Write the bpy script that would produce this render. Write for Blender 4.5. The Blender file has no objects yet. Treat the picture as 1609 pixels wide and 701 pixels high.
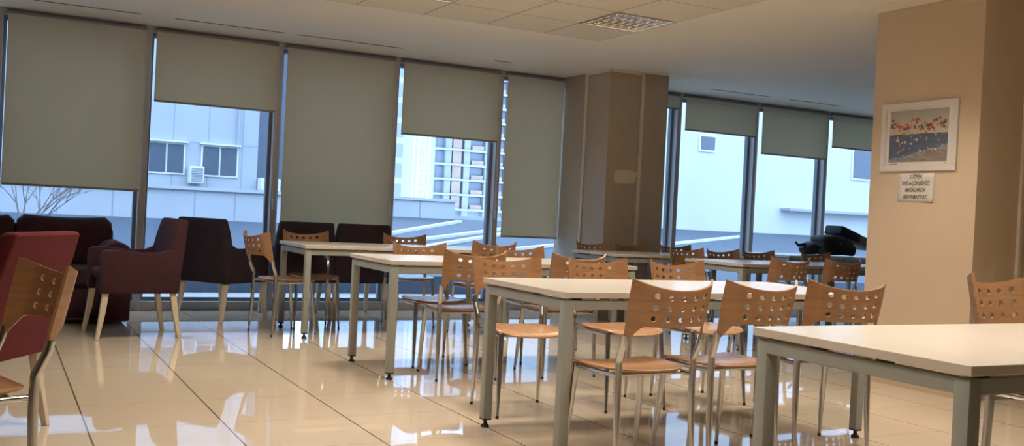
import bpy, bmesh, math, random
from mathutils import Vector, Matrix, noise
random.seed(7)
PI = math.pi
S = bpy.context.scene
COL = S.collection

# ------------------------------------------------------------------ camera, light, exposure
HC = 2.703                     # ceiling height
YW = 9.882                     # window wall
yaw, pitch, roll = .4858, -.0081, .0497
FPX = 1540.6
fw = Vector((math.sin(yaw)*math.cos(pitch), math.cos(yaw)*math.cos(pitch), math.sin(pitch)))
r0 = Vector((math.cos(yaw), -math.sin(yaw), 0)); u0 = r0.cross(fw)
rt = r0*math.cos(roll)+u0*math.sin(roll); up = -r0*math.sin(roll)+u0*math.cos(roll)
cam = bpy.data.cameras.new('camera'); co = bpy.data.objects.new('camera', cam); COL.objects.link(co)
m = Matrix((rt, up, -fw)).transposed().to_4x4(); m.translation = (0, 0, 1.0805); co.matrix_world = m
cam.sensor_fit = 'HORIZONTAL'; cam.sensor_width = 36; cam.lens = 36*FPX/1609; cam.clip_end = 400; cam.clip_start = .05
S.camera = co
S.view_settings.view_transform = 'Standard'; S.view_settings.look = 'None'
S.view_settings.gamma = 1; S.view_settings.use_curve_mapping = False
S.view_settings.exposure = 0.14
w = bpy.data.worlds.new('world'); S.world = w; w.use_nodes = True
nt = w.node_tree; bg = nt.nodes['Background']
tc = nt.nodes.new('ShaderNodeTexCoord'); sx = nt.nodes.new('ShaderNodeSeparateXYZ'); cr = nt.nodes.new('ShaderNodeValToRGB')
nt.links.new(tc.outputs['Generated'], sx.inputs[0]); nt.links.new(sx.outputs['Z'], cr.inputs[0]); nt.links.new(cr.outputs[0], bg.inputs[0])
cr.color_ramp.elements[0].position = 0.0; cr.color_ramp.elements[0].color = (.44, .67, 1, 1)
cr.color_ramp.elements[1].position = .6; cr.color_ramp.elements[1].color = (.52, .73, 1, 1)
SKY = 4.2
bg.inputs['Strength'].default_value = SKY
LAMP_W, LAMP_COL = 19.0, (1, .88, .745)

# ------------------------------------------------------------------ materials
MATS = {}
def mat(name, col, rough=.5, metal=0, spec=.5, var=0, vscale=8, bump=0, bscale=60, stretch=None, **kw):
    if name in MATS: return MATS[name]
    M = bpy.data.materials.new(name); M.use_nodes = True; MATS[name] = M
    t = M.node_tree; b = t.nodes['Principled BSDF']
    b.inputs['Base Color'].default_value = (*col, 1); b.inputs['Roughness'].default_value = rough
    b.inputs['Metallic'].default_value = metal; b.inputs['Specular IOR Level'].default_value = spec
    for k, v in kw.items(): b.inputs[k].default_value = v
    c = t.nodes.new('ShaderNodeTexCoord'); mp = t.nodes.new('ShaderNodeMapping')
    t.links.new(c.outputs['Object'], mp.inputs[0])
    if stretch: mp.inputs['Scale'].default_value = stretch
    if var:
        n = t.nodes.new('ShaderNodeTexNoise'); n.inputs['Scale'].default_value = vscale; n.inputs['Detail'].default_value = 5
        r = t.nodes.new('ShaderNodeValToRGB'); t.links.new(mp.outputs[0], n.inputs['Vector'])
        t.links.new(n.outputs['Fac'], r.inputs[0])
        r.color_ramp.elements[0].position = .3; r.color_ramp.elements[1].position = .7
        r.color_ramp.elements[0].color = (*[x*(1-var) for x in col], 1)
        r.color_ramp.elements[1].color = (*[min(1, x*(1+var)) for x in col], 1)
        t.links.new(r.outputs[0], b.inputs['Base Color'])
    if bump:
        n = t.nodes.new('ShaderNodeTexNoise'); n.inputs['Scale'].default_value = bscale; n.inputs['Detail'].default_value = 3
        bp = t.nodes.new('ShaderNodeBump'); bp.inputs['Strength'].default_value = bump; bp.inputs['Distance'].default_value = .01
        t.links.new(mp.outputs[0], n.inputs['Vector']); t.links.new(n.outputs['Fac'], bp.inputs['Height']); t.links.new(bp.outputs[0], b.inputs['Normal'])
    return M
WOOD = mat('beech_veneer', (.35, .185, .088), .36, var=.16, vscale=5, stretch=(1.5, 1.5, 14))
SEATW = mat('seat_veneer', (.40, .215, .105), .26, var=.14, vscale=5, stretch=(14, 1.5, 1.5))
CHROME = mat('chrome_tube', (.55, .55, .54), .2, metal=1)
BLACK = mat('black_plastic', (.015, .014, .014), .5, bump=.1)
TOPM = mat('cream_laminate', (.62, .575, .51), .24, var=.02, vscale=3)
EDGEM = mat('laminate_edge', (.57, .51, .43), .4, var=.03)
STEEL = mat('grey_painted_steel', (.30, .31, .275), .42, var=.03, vscale=5)
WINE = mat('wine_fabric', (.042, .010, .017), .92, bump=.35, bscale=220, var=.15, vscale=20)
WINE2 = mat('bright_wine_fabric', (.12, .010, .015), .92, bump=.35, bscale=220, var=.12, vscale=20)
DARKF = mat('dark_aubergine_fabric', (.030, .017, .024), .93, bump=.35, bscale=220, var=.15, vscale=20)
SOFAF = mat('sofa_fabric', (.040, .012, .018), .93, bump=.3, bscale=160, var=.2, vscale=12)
LEGW = mat('pale_beech_leg', (.66, .55, .42), .45, var=.08, vscale=6, stretch=(10, 10, 1))
ALU = mat('window_aluminium', (.46, .44, .44), .4, metal=.15, var=.03)
ALUD = mat('window_gasket_dark', (.20, .22, .25), .5)
PLASTER = mat('ceiling_plaster', (.76, .70, .59), .85, var=.02, vscale=2, bump=.04, bscale=20)
WALLM = mat('wall_paint', (.67, .53, .37), .75, var=.03, vscale=1.5, bump=.05, bscale=40)
WHITEP = mat('white_frame_paint', (.72, .68, .64), .4, var=.02)
PAPER = mat('white_paper', (.75, .71, .64), .7, var=.02)
INK = mat('grey_ink', (.16, .14, .13), .8, var=.02)

def new_nodes(name, rough=.5, spec=.5):
    M = bpy.data.materials.new(name); M.use_nodes = True; MATS[name] = M
    t = M.node_tree; b = t.nodes['Principled BSDF']
    b.inputs['Roughness'].default_value = rough; b.inputs['Specular IOR Level'].default_value = spec
    return M, t, b
def N(t, kind, **props):
    n = t.nodes.new(kind)
    for k, v in props.items(): setattr(n, k, v)
    return n
def math_n(t, op, a, b=None, c=None, clamp=False):
    n = t.nodes.new('ShaderNodeMath'); n.operation = op; n.use_clamp = clamp
    for i, v in enumerate((a, b, c)):
        if v is None: continue
        if hasattr(v, 'type') or hasattr(v, 'is_output'): t.links.new(v, n.inputs[i])
        else: n.inputs[i].default_value = v
    return n.outputs[0]
def mixc(t, fac, a, b):
    n = t.nodes.new('ShaderNodeMix'); n.data_type = 'RGBA'
    for sock, v in ((n.inputs[0], fac), (n.inputs[6], a), (n.inputs[7], b)):
        if isinstance(v, tuple): sock.default_value = (*v, 1)
        elif isinstance(v, (int, float)): sock.default_value = v
        else: t.links.new(v, sock)
    return n.outputs[2]
def joint(t, coord, origin, pitch_, half):
    """1 on a joint line, 0 elsewhere"""
    a = math_n(t, 'SUBTRACT', coord, origin); a = math_n(t, 'DIVIDE', a, pitch_); a = math_n(t, 'ADD', a, 500.5)
    a = math_n(t, 'FRACT', a); a = math_n(t, 'SUBTRACT', a, .5); a = math_n(t, 'ABSOLUTE', a)
    return math_n(t, 'LESS_THAN', a, half/pitch_)

# floor: polished beige porcelain tiles
FLOORM, t, b = new_nodes('polished_porcelain_tiles', .03, .85)
c = N(t, 'ShaderNodeTexCoord'); sp = N(t, 'ShaderNodeSeparateXYZ'); t.links.new(c.outputs['Object'], sp.inputs[0])
jx = joint(t, sp.outputs['X'], .417, .610, .0042); jy = joint(t, sp.outputs['Y'], 4.845, .584, .0022)
n1 = N(t, 'ShaderNodeTexNoise'); n1.inputs['Scale'].default_value = 1.4; n1.inputs['Detail'].default_value = 6; t.links.new(c.outputs['Object'], n1.inputs['Vector'])
base = mixc(t, n1.outputs['Fac'], (.50, .42, .315), (.59, .50, .385))
# every tile a hair lighter or darker
def cell(coord, o, p_):
    return math_n(t, 'FLOOR', math_n(t, 'DIVIDE', math_n(t, 'SUBTRACT', coord, o), p_))
cx_ = N(t, 'ShaderNodeCombineXYZ'); t.links.new(cell(sp.outputs['X'], .417, .61), cx_.inputs[0]); t.links.new(cell(sp.outputs['Y'], 4.845, .584), cx_.inputs[1])
wn = N(t, 'ShaderNodeTexWhiteNoise'); wn.noise_dimensions = '3D'; t.links.new(cx_.outputs[0], wn.inputs['Vector'])
base = mixc(t, math_n(t, 'MULTIPLY', wn.outputs['Value'], .22), base, (.52, .40, .27))
base = mixc(t, math_n(t, 'MULTIPLY', jy, .55), base, (.16, .11, .07))
base = mixc(t, math_n(t, 'MULTIPLY', jx, .92), base, (.10, .07, .045))
t.links.new(base, b.inputs['Base Color'])
n2 = N(t, 'ShaderNodeTexNoise'); n2.inputs['Scale'].default_value = 2.2; n2.inputs['Detail'].default_value = 2; t.links.new(c.outputs['Object'], n2.inputs['Vector'])
bp = N(t, 'ShaderNodeBump'); bp.inputs['Strength'].default_value = .022; bp.inputs['Distance'].default_value = .01
h_ = math_n(t, 'SUBTRACT', n2.outputs['Fac'], math_n(t, 'MULTIPLY', math_n(t, 'MAXIMUM', jx, jy), .2))
t.links.new(h_, bp.inputs['Height']); t.links.new(bp.outputs[0], b.inputs['Normal'])

# suspended ceiling tiles
CT = .579; CGX, CGY = 4.81, 7.586
CEILT, t, b = new_nodes('suspended_ceiling_tiles', .85, .2)
c = N(t, 'ShaderNodeTexCoord'); sp = N(t, 'ShaderNodeSeparateXYZ'); t.links.new(c.outputs['Object'], sp.inputs[0])
jj = math_n(t, 'MAXIMUM', joint(t, sp.outputs['X'], CGX, CT, .006), joint(t, sp.outputs['Y'], CGY, CT, .006))
n1 = N(t, 'ShaderNodeTexNoise'); n1.inputs['Scale'].default_value = 45; n1.inputs['Detail'].default_value = 4; t.links.new(c.outputs['Object'], n1.inputs['Vector'])
base = mixc(t, n1.outputs['Fac'], (.60, .54, .43), (.71, .64, .52))
base = mixc(t, math_n(t, 'MULTIPLY', jj, .8), base, (.22, .17, .12))
t.links.new(base, b.inputs['Base Color'])

# window column paint with a pale repaired patch on its front face
COLM, t, b = new_nodes('column_paint', .38, .45)
c = N(t, 'ShaderNodeTexCoord'); sp = N(t, 'ShaderNodeSeparateXYZ'); t.links.new(c.outputs['Object'], sp.inputs[0])
n1 = N(t, 'ShaderNodeTexNoise'); n1.inputs['Scale'].default_value = 9; n1.inputs['Detail'].default_value = 4; t.links.new(c.outputs['Object'], n1.inputs['Vector'])
nz = math_n(t, 'MULTIPLY', math_n(t, 'SUBTRACT', n1.outputs['Fac'], .5), 1.1)
dx = math_n(t, 'DIVIDE', math_n(t, 'SUBTRACT', sp.outputs['X'], 6.04), .155)
dz = math_n(t, 'DIVIDE', math_n(t, 'SUBTRACT', sp.outputs['Z'], 1.555), .075)
rr_ = math_n(t, 'ADD', math_n(t, 'POWER', math_n(t, 'ABSOLUTE', dx), 4), math_n(t, 'POWER', math_n(t, 'ABSOLUTE', dz), 4))
ps = math_n(t, 'MULTIPLY', math_n(t, 'LESS_THAN', math_n(t, 'ADD', rr_, math_n(t, 'MULTIPLY', nz, 2.0)), .8), math_n(t, 'LESS_THAN', sp.outputs['Y'], 8.87))
base = mixc(t, n1.outputs['Fac'], (.47, .38, .28), (.52, .42, .31))
base = mixc(t, math_n(t, 'MULTIPLY', ps, .85), base, (.80, .66, .50))
t.links.new(base, b.inputs['Base Color'])

# glass: clear pane with a real fresnel reflection
GLASS = bpy.data.materials.new('clear_glass'); GLASS.use_nodes = True; t = GLASS.node_tree; t.nodes.clear()
o_ = N(t, 'ShaderNodeOutputMaterial'); mx = N(t, 'ShaderNodeMixShader'); tr = N(t, 'ShaderNodeBsdfTransparent'); gl = N(t, 'ShaderNodeBsdfGlossy'); fr = N(t, 'ShaderNodeFresnel')
tr.inputs[0].default_value = (.93, .96, 1, 1); gl.inputs['Roughness'].default_value = .01; fr.inputs[0].default_value = 1.5
geo_ = N(t, 'ShaderNodeNewGeometry'); t.links.new(math_n(t, 'MULTIPLY', fr.outputs[0], math_n(t, 'SUBTRACT', 1.0, geo_.outputs['Backfacing'])), mx.inputs[0]); t.links.new(tr.outputs[0], mx.inputs[1]); t.links.new(gl.outputs[0], mx.inputs[2]); t.links.new(mx.outputs[0], o_.inputs[0])

# roller blind cloth: diffuse with a little daylight coming through
BLIND = bpy.data.materials.new('blind_cloth'); BLIND.use_nodes = True; t = BLIND.node_tree; b = t.nodes['Principled BSDF']
b.inputs['Roughness'].default_value = .9; b.inputs['Specular IOR Level'].default_value = .1
c = N(t, 'ShaderNodeTexCoord'); n1 = N(t, 'ShaderNodeTexNoise'); n1.inputs['Scale'].default_value = 160; t.links.new(c.outputs['Object'], n1.inputs['Vector'])
bc = mixc(t, n1.outputs['Fac'], (.66, .62, .53), (.72, .68, .58)); t.links.new(bc, b.inputs['Base Color'])
tl = N(t, 'ShaderNodeBsdfTranslucent'); tl.inputs[0].default_value = (.85, .78, .60, 1); mx = N(t, 'ShaderNodeMixShader'); mx.inputs[0].default_value = .34
o_ = [n for n in t.nodes if n.type == 'OUTPUT_MATERIAL'][0]
t.links.new(b.outputs[0], mx.inputs[1]); t.links.new(tl.outputs[0], mx.inputs[2]); t.links.new(mx.outputs[0], o_.inputs[0])

TUBE = bpy.data.materials.new('lit_tube'); TUBE.use_nodes = True; b = TUBE.node_tree.nodes['Principled BSDF']
b.inputs['Base Color'].default_value = (1, .95, .88, 1); b.inputs['Emission Color'].default_value = (1, .84, .66, 1); b.inputs['Emission Strength'].default_value = 22
MIRROR = mat('louvre_aluminium', (.75, .72, .68), .06, metal=1)

# outdoors
PANEL, t, b = new_nodes('facade_panels', .6, .3)
c = N(t, 'ShaderNodeTexCoord'); sp = N(t, 'ShaderNodeSeparateXYZ'); t.links.new(c.outputs['Object'], sp.inputs[0])
jj = math_n(t, 'MAXIMUM', joint(t, sp.outputs['X'], 3.32, .60, .012), joint(t, sp.outputs['Z'], 2.08, 1.15, .01))
n1 = N(t, 'ShaderNodeTexNoise'); n1.inputs['Scale'].default_value = 1.2; t.links.new(c.outputs['Object'], n1.inputs['Vector'])
base = mixc(t, n1.outputs['Fac'], (.35, .37, .40), (.42, .44, .47)); base = mixc(t, math_n(t, 'MULTIPLY', jj, .55), base, (.22, .24, .28)); t.links.new(base, b.inputs['Base Color'])
FAC2 = mat('parapet_panels', (.44, .455, .48), .6, var=.05, vscale=1)
FACW = mat('white_render', (.56, .56, .55), .8, var=.04, vscale=.6)
CONC = mat('bare_concrete', (.36, .37, .38), .8, var=.08, vscale=.5)
DARKG = mat('dark_window_glass', (.10, .12, .15), .15, var=.05)
RECESS = mat('blue_grey_cladding', (.13, .15, .19), .6, var=.06, vscale=1)
ROOFM = mat('grey_roof_membrane', (.075, .095, .125), .7, var=.06, vscale=1.5)
KERB = mat('white_kerb', (.62, .63, .64), .6, var=.03)
PAVE = mat('terrace_paving', (.38, .39, .40), .7, var=.05, vscale=2)
BRICK = mat('orange_infill', (.44, .31, .24), .8, var=.1, vscale=1)
ACM = mat('ac_casing', (.66, .67, .68), .5, var=.03)
BARK = mat('bare_bark', (.22, .19, .18), .8, var=.2)
BAGM = mat('black_nylon', (.012, .012, .014), .75, bump=.4, bscale=40)
BAGG = mat('grey_nylon', (.16, .15, .14), .7, bump=.3, bscale=60)

# ------------------------------------------------------------------ mesh helpers
def bm_new(): return bmesh.new()
def box(bm, x0, y0, z0, x1, y1, z1, M=None, mi=0):
    r = bmesh.ops.create_cube(bm, size=1)
    T = Matrix.Translation(((x0+x1)/2, (y0+y1)/2, (z0+z1)/2)) @ Matrix.Diagonal((x1-x0, y1-y0, z1-z0, 1))
    if M: T = M @ T
    bmesh.ops.transform(bm, matrix=T, verts=r['verts'])
    for f in {f for v in r['verts'] for f in v.link_faces}: f.material_index = mi
    return r['verts']
def frames(pts):
    out = []
    for i, p in enumerate(pts):
        a = pts[max(0, i-1)]; b = pts[min(len(pts)-1, i+1)]
        out.append((b-a).normalized())
    return out
def tube(bm, pts, radii, n=10, closed=False):
    pts = [Vector(p) for p in pts]
    if not hasattr(radii, '__len__'): radii = [radii]*len(pts)
    tg = frames(pts); ref = Vector((1, 0, 0)) if abs(tg[0].x) < .8 else Vector((0, 1, 0))
    rings = []
    nrm = tg[0].cross(ref).normalized()
    for p, t_, r in zip(pts, tg, radii):
        nrm = (nrm - t_*nrm.dot(t_)).normalized(); bn = t_.cross(nrm)
        rings.append([bm.verts.new(p + (nrm*math.cos(2*PI*k/n)+bn*math.sin(2*PI*k/n))*r) for k in range(n)])
    for a, b_ in zip(rings, rings[1:]):
        for k in range(n): bm.faces.new((a[k], a[(k+1) % n], b_[(k+1) % n], b_[k]))
    bm.faces.new(rings[0][::-1]); bm.faces.new(rings[-1])
def arc(pts, r=.03, k=4):
    """round the corners of a polyline"""
    pts = [Vector(p) for p in pts]; out = [pts[0]]
    for a, b_, c_ in zip(pts, pts[1:], pts[2:]):
        d1 = (a-b_); d2 = (c_-b_); rr = min(r, d1.length*.45, d2.length*.45)
        p1 = b_+d1.normalized()*rr; p2 = b_+d2.normalized()*rr
        for i in range(k+1):
            s = i/k; out.append(p1*(1-s)**2+b_*2*s*(1-s)+p2*s*s)
    out.append(pts[-1]); return out
def loft(bm, rings, cap=True):
    vr = [[bm.verts.new(p) for p in r] for r in rings]; n = len(vr[0])
    for a, b_ in zip(vr, vr[1:]):
        for k in range(n): bm.faces.new((a[k], a[(k+1) % n], b_[(k+1) % n], b_[k]))
    if cap: bm.faces.new(vr[0][::-1]); bm.faces.new(vr[-1])
def prism(bm, prof, axis, a0, a1):
    """extrude a 2-D profile; axis 'x': profile in (y,z); 'y': (x,z); 'z': (x,y)"""
    def P(u, v, a): return {'x': (a, u, v), 'y': (u, a, v), 'z': (u, v, a)}[axis]
    loft(bm, [[P(u, v, a0) for u, v in prof], [P(u, v, a1) for u, v in prof]])
def bevel(bm, w_=.004, seg=2, ang=30):
    bm.normal_update()
    es = [e for e in bm.edges if len(e.link_faces) == 2 and e.calc_face_angle(0) > math.radians(ang)]
    if es: bmesh.ops.bevel(bm, geom=es, offset=w_, segments=seg, affect='EDGES', profile=.5, clamp_overlap=True)
def obj(name, bm, mats, parent=None, loc=None, smooth=40, label=None, recalc=True):
    if recalc: bmesh.ops.recalc_face_normals(bm, faces=bm.faces[:])
    me = bpy.data.meshes.new(name); bm.to_mesh(me); bm.free()
    for m_ in (mats if isinstance(mats, (list, tuple)) else [mats]): me.materials.append(m_)
    if smooth:
        me.polygons.foreach_set('use_smooth', [True]*len(me.polygons)); me.set_sharp_from_angle(angle=math.radians(smooth))
    o = bpy.data.objects.new(name, me); COL.objects.link(o)
    if parent: o.parent = parent
    if loc: o.location = loc
    if label: o['label'] = label
    return o
def tag(o, label, cat, group=None, kind=None):
    o['label'] = label; o['category'] = cat
    if group: o['group'] = group
    if kind: o['kind'] = kind
    return o
def thing(name, label, cat, loc=(0, 0, 0), rotz=0, group=None):
    o = bpy.data.objects.new(name, None); COL.objects.link(o); o.location = loc; o.rotation_euler = (0, 0, rotz)
    o.empty_display_size = .1
    return tag(o, label, cat, group)
def struct(name, bm, m_, parent=None, smooth=0):
    o = obj(name, bm, m_, parent, smooth=smooth)
    if not parent: o['kind'] = 'structure'
    return o
def copy_tree(o, parent=None):
    c_ = o.copy(); COL.objects.link(c_)
    if parent: c_.parent = parent
    for ch in list(o.children): copy_tree(ch, c_)
    return c_
def bake(o):
    dg = bpy.context.evaluated_depsgraph_get(); me = bpy.data.meshes.new_from_object(o.evaluated_get(dg))
    o.modifiers.clear(); o.data = me; return o

# ------------------------------------------------------------------ room shell
XL, XR, YB = -3.4, 13.2, -7.2
bm = bm_new(); box(bm, XL, YB, -.12, XR, YW+.1, 0); struct('floor', bm, FLOORM)
# luminaire tiles of the ceiling
LCELLS = [(i, j) for j in (1, 5, 9) for i in (0, 3, 6)]
def cellrect(i, j): return (CGX-(i+1)*CT, CGY-(j+1)*CT, CGX-i*CT, CGY-j*CT)
bm = bm_new()
nx = int((CGX-XL)/CT)+1; ny = int((CGY-YB)/CT)+1
for i in range(nx):
    for j in range(ny):
        if (i, j) in LCELLS: continue
        x0, y0, x1, y1 = cellrect(i, j); x0 = max(x0, XL); y0 = max(y0, YB)
        if x1-x0 < .01 or y1-y0 < .01: continue
        vs = [bm.verts.new(p) for p in ((x0, y0, HC), (x0, y1, HC), (x1, y1, HC), (x1, y0, HC))]
        f = bm.faces.new(vs); f.material_index = 0
# plaster margin beside the tiled field and the slab above
for (x0, y0, x1, y1) in ((XL, CGY, XR, YW+.1), (CGX, YB, XR, CGY)):
    f = bm.faces.new([bm.verts.new(p) for p in ((x0, y0, HC), (x0, y1, HC), (x1, y1, HC), (x1, y0, HC))]); f.material_index = 1
box(bm, XL-.2, YB-.2, HC+.14, XR+.2, YW+.34, HC+.4, mi=1)
box(bm, XL-.2, YW+.1, HC-.0, XR+.2, YW+.34, HC+.14, mi=1)
bmesh.ops.remove_doubles(bm, verts=bm.verts[:], dist=1e-4)
struct('ceiling', bm, [CEILT, PLASTER])
bm = bm_new(); box(bm, XL-.15, YB, 0, XL, YW+.1, HC); struct('wall_left', bm, WALLM)
bm = bm_new(); box(bm, XR, YB, 0, XR+.15, YW+.1, HC); struct('wall_right', bm, WALLM)
bm = bm_new(); box(bm, XL-.15, YB-.15, 0, XR+.15, YB, HC); struct('wall_back', bm, WALLM)

# window wall: bays between mullions
MX0, MSP = 1.247, 1.2515
bays = list(range(-3, 10))           # bay k lies between mullion k and k+1
def window(k):
    x0 = MX0+(k-1)*MSP; x1 = x0+MSP
    if x0 < XL: x0 = XL
    bm = bm_new()
    # mullion on the right side of the bay, head and sill rails
    box(bm, x1-.052, YW-.03, .0, x1+.012, YW+.15, HC)
    box(bm, x0+.012, YW-.02, 0, x1-.052, YW+.13, .085)
    box(bm, x0+.012, YW-.01, HC-.055, x1-.052, YW+.13, HC)
    bevel(bm, .003, 1)
    fr_ = struct('window_%d' % (k+4), bm, ALU, smooth=30)
    bm = bm_new()                    # darker sash inside the bay
    xa, xb, za, zb = x0+.012, x1-.052, .085, HC-.055
    for (a, b_, c_, d) in ((xa, za, xa+.028, zb), (xb-.034, za, xb, zb), (xa+.028, za, xb-.034, za+.035), (xa+.028, zb-.04, xb-.034, zb)):
        box(bm, a, YW+.055, b_, c_, YW+.115, d)
    obj('sash', bm, ALUD, fr_, smooth=0)
    bm = bm_new(); box(bm, xa+.02, YW+.078, za+.02, xb-.03, YW+.086, zb-.02); obj('glass_pane', bm, GLASS, fr_, smooth=0)
    return fr_, x0, x1
WIN = {k: window(k) for k in bays}
for k in (1, 2, 3, 4):               # lever handles on the mullions
    x = MX0+k*MSP-.03
    bm = bm_new(); tube(bm, arc([(x, YW-.02, 1.12), (x, YW-.055, 1.12), (x, YW-.06, 1.02)], .015), .009, 8); box(bm, x-.014, YW-.036, 1.06, x+.014, YW-.028, 1.16)
    obj('window_handle', bm, ALU, WIN[k][0])

# roller blinds : bay, bottom height, look label
blinds = {-2: (.9, 'roller blind beyond the left frame edge, drawn low'), -1: (1.1, 'beige roller blind of the bay left of the sofa, drawn past the middle'),
 0: (1.13, None), 1: (1.99, None), 2: (.72, None), 3: (1.885, None), 4: (.83, None), 5: (2.49, None), 6: (2.245, None), 7: (2.04, None), 8: (2.22, None), 9: (2.1, None)}
BL = {1: 'widest beige roller blind at far left, drawn down to just above the sofa',
 2: 'short beige roller blind above the view of panelled wall and air conditioners',
 3: 'long beige roller blind behind the two dark armchairs at the window',
 4: 'short beige roller blind above the view of the tower under construction',
 5: 'long beige roller blind right against the left side of the window column',
 6: 'very short strip of roller blind just right of the window column',
 7: 'short pale roller blind above the outdoor wall with a small square window',
 8: 'longest pale roller blind right of the window column, third from it',
 9: 'roller blind cut off by the picture column, pale and short'}
for k in range(0, 9):
    zb = blinds[k][0]
    x0 = MX0+(k-1)*MSP+.045; x1 = MX0+k*MSP-.055
    if k == 0: zb = 1.13
    if k == 4: x1 = 5.78
    if k == 5: x0 = 6.6
    r = thing('roller_blind', BL[k+1], 'blind', ((x0+x1)/2, YW, zb), 0, 'roller blinds along the window wall')
    hw = (x1-x0)/2; ht = HC-.055-zb
    bm = bm_new(); box(bm, -hw, -.062, .012, hw, -.0605, ht); obj('blind_cloth', bm, BLIND, r, smooth=0)
    bm = bm_new(); box(bm, -hw, -.068, -.004, hw, -.054, .016); bevel(bm, .003, 1); obj('bottom_bar', bm, STEEL, r)
    bm = bm_new(); tube(bm, [(-hw-.01, -.045, ht+.022), (hw+.01, -.045, ht+.022)], .019, 12); obj('roller_tube', bm, mat('roller_tube_grey', (.20, .17, .14), .5), r)
    if k in (0, 1, 2, 3, 4, 6, 7):
        bm = bm_new(); cz = min(1.05, zb)-zb
        tube(bm, [(hw+.004, -.075, ht), (hw+.004, -.075, cz)], .0018, 5); tube(bm, [(hw+.012, -.075, ht), (hw+.012, -.075, cz)], .0018, 5)
        obj('pull_chain', bm, PAPER, r)

# slots of the air diffusers in the plaster strip by the windows
for (x0, x1, c_) in ((-.95, -.05, 0), (.2, 1.09, 0), (1.37, 2.36, 0), (2.5, 3.56, 0), (3.85, 4.13, 1), (4.6, 4.81, 0), (7.5, 8.43, 0), (8.75, 9.6, 0)):
    bm = bm_new(); box(bm, x0, 9.285, HC-.004, x1, 9.30, HC-.0005)
    o = obj('air_slot', bm, mat('slot_light', (.80, .76, .68), .6) if c_ else mat('slot_dark', (.16, .13, .10), .8), smooth=0)
    tag(o, {-.95: 'thin dark air slot in the ceiling beyond the left edge', .2: 'thin dark air slot in the ceiling above the widest blind at far left', 1.37: 'thin dark air slot above the short blind second from the left',
            2.5: 'thin dark air slot above the long blind behind the two dark armchairs', 3.85: 'short pale air slot cover in the ceiling above the fourth blind', 4.6: 'shortest dark air slot in the ceiling, left of the window column',
            7.5: 'thin air slot in the ceiling just right of the window column', 8.75: 'thin air slot in the ceiling nearest the picture column'}[x0], 'air vent', 'air slots in the ceiling')

# window column with cable trunking
bm = bm_new(); box(bm, 5.79, 8.86, 0, 6.56, YW+.02, HC); bevel(bm, .006, 2); struct('wall_column', bm, COLM, smooth=40)
TRIM = mat('pale_trunking', (.74, .66, .55), .45, var=.02)
bm = bm_new(); box(bm, 6.19, 8.835, 0, 6.225, 8.86, HC-.02); box(bm, 5.79, 8.84, HC-.03, 6.225, 8.86, HC); bevel(bm, .003, 1); struct('trim_1', bm, TRIM, smooth=30)
bm = bm_new(); box(bm, 5.768, 9.30, 0, 5.79, 9.335, HC-.02); box(bm, 5.772, 8.86, HC-.03, 5.79, 9.335, HC); bevel(bm, .003, 1); struct('trim_2', bm, TRIM, smooth=30)
# big column that carries the picture
bm = bm_new(); box(bm, 5.72, 4.30, 0, 6.75, 5.20, HC); bevel(bm, .008, 2); struct('wall_pillar', bm, WALLM, smooth=40)
bm = bm_new(); box(bm, 6.15, 4.275, 0, 6.185, 4.30, HC); bevel(bm, .003, 1); struct('trim_3', bm, TRIM, smooth=30)
SK = mat('skirting_tile', (.52, .40, .28), .3, var=.04)
bm = bm_new(); box(bm, 5.71, 4.29, 0, 5.72, 5.21, .075); box(bm, 5.71, 4.29, 0, 6.75, 4.30, .075); struct('baseboard_pillar', bm, SK)
bm = bm_new(); box(bm, 5.78, 8.85, 0, 6.57, 8.86, .075); box(bm, 5.78, 8.85, 0, 5.79, 9.8, .075); struct('baseboard_column', bm, SK)

# ------------------------------------------------------------------ recessed luminaires
def make_light():
    r = thing('ceiling_light', '', 'ceiling light', (0, 0, HC))
    h_ = CT/2-.004
    bm = bm_new()
    for (a, b_, c_, d) in ((-h_, -h_, h_, -h_+.018), (-h_, h_-.018, h_, h_), (-h_, -h_+.018, -h_+.018, h_-.018), (h_-.018, -h_+.018, h_, h_-.018)): box(bm, a, b_, -.004, c_, d, .006)
    obj('frame', bm, mat('luminaire_frame', (.40, .34, .27), .5), r, smooth=0)
    bm = bm_new()
    box(bm, -h_, -h_, .105, h_, h_, .11)
    for s in (-1, 1):
        box(bm, s*h_-.002, -h_, .006, s*h_+.002, h_, .105); box(bm, -h_, s*h_-.002, .006, h_, s*h_+.002, .105)
    obj('housing', bm, mat('luminaire_reflector', (.16, .15, .13), .4), r, smooth=0)
    hi = h_-.018
    for k in range(4):
        y = -hi+(k+.5)*2*hi/4
        bm = bm_new(); tube(bm, [(-hi+.01, y, .075), (hi-.01, y, .075)], .013, 10); obj('fluorescent_tube', bm, TUBE, r)
    bm = bm_new()
    for k in range(5):               # long parabolic blades between the tubes
        y = -hi+k*2*hi/4
        prism(bm, [(y-.011, .052), (y-.004, .025), (y, .004), (y+.004, .025), (y+.011, .052)], 'x', -hi, hi)
    for k in range(8):
        x = -hi+k*2*hi/7
        for q in range(4):
            y0 = -hi+q*2*hi/4; y1 = y0+2*hi/4
            prism(bm, [(x-.013, .046), (x-.0105, .030), (x-.0075, .016), (x-.004, .008), (x, .004), (x+.004, .008), (x+.0075, .016), (x+.0105, .030), (x+.013, .046)], 'y', y0+.004, y1-.004)
    obj('louvre', bm, MIRROR, r, smooth=30)
    return r
LL = {(0, 1): 'louvred ceiling light with bright dots, right above the tables', (3, 1): 'louvred ceiling light just cut by the top frame edge, left of the other'}
lamp_proto = make_light()
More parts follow.
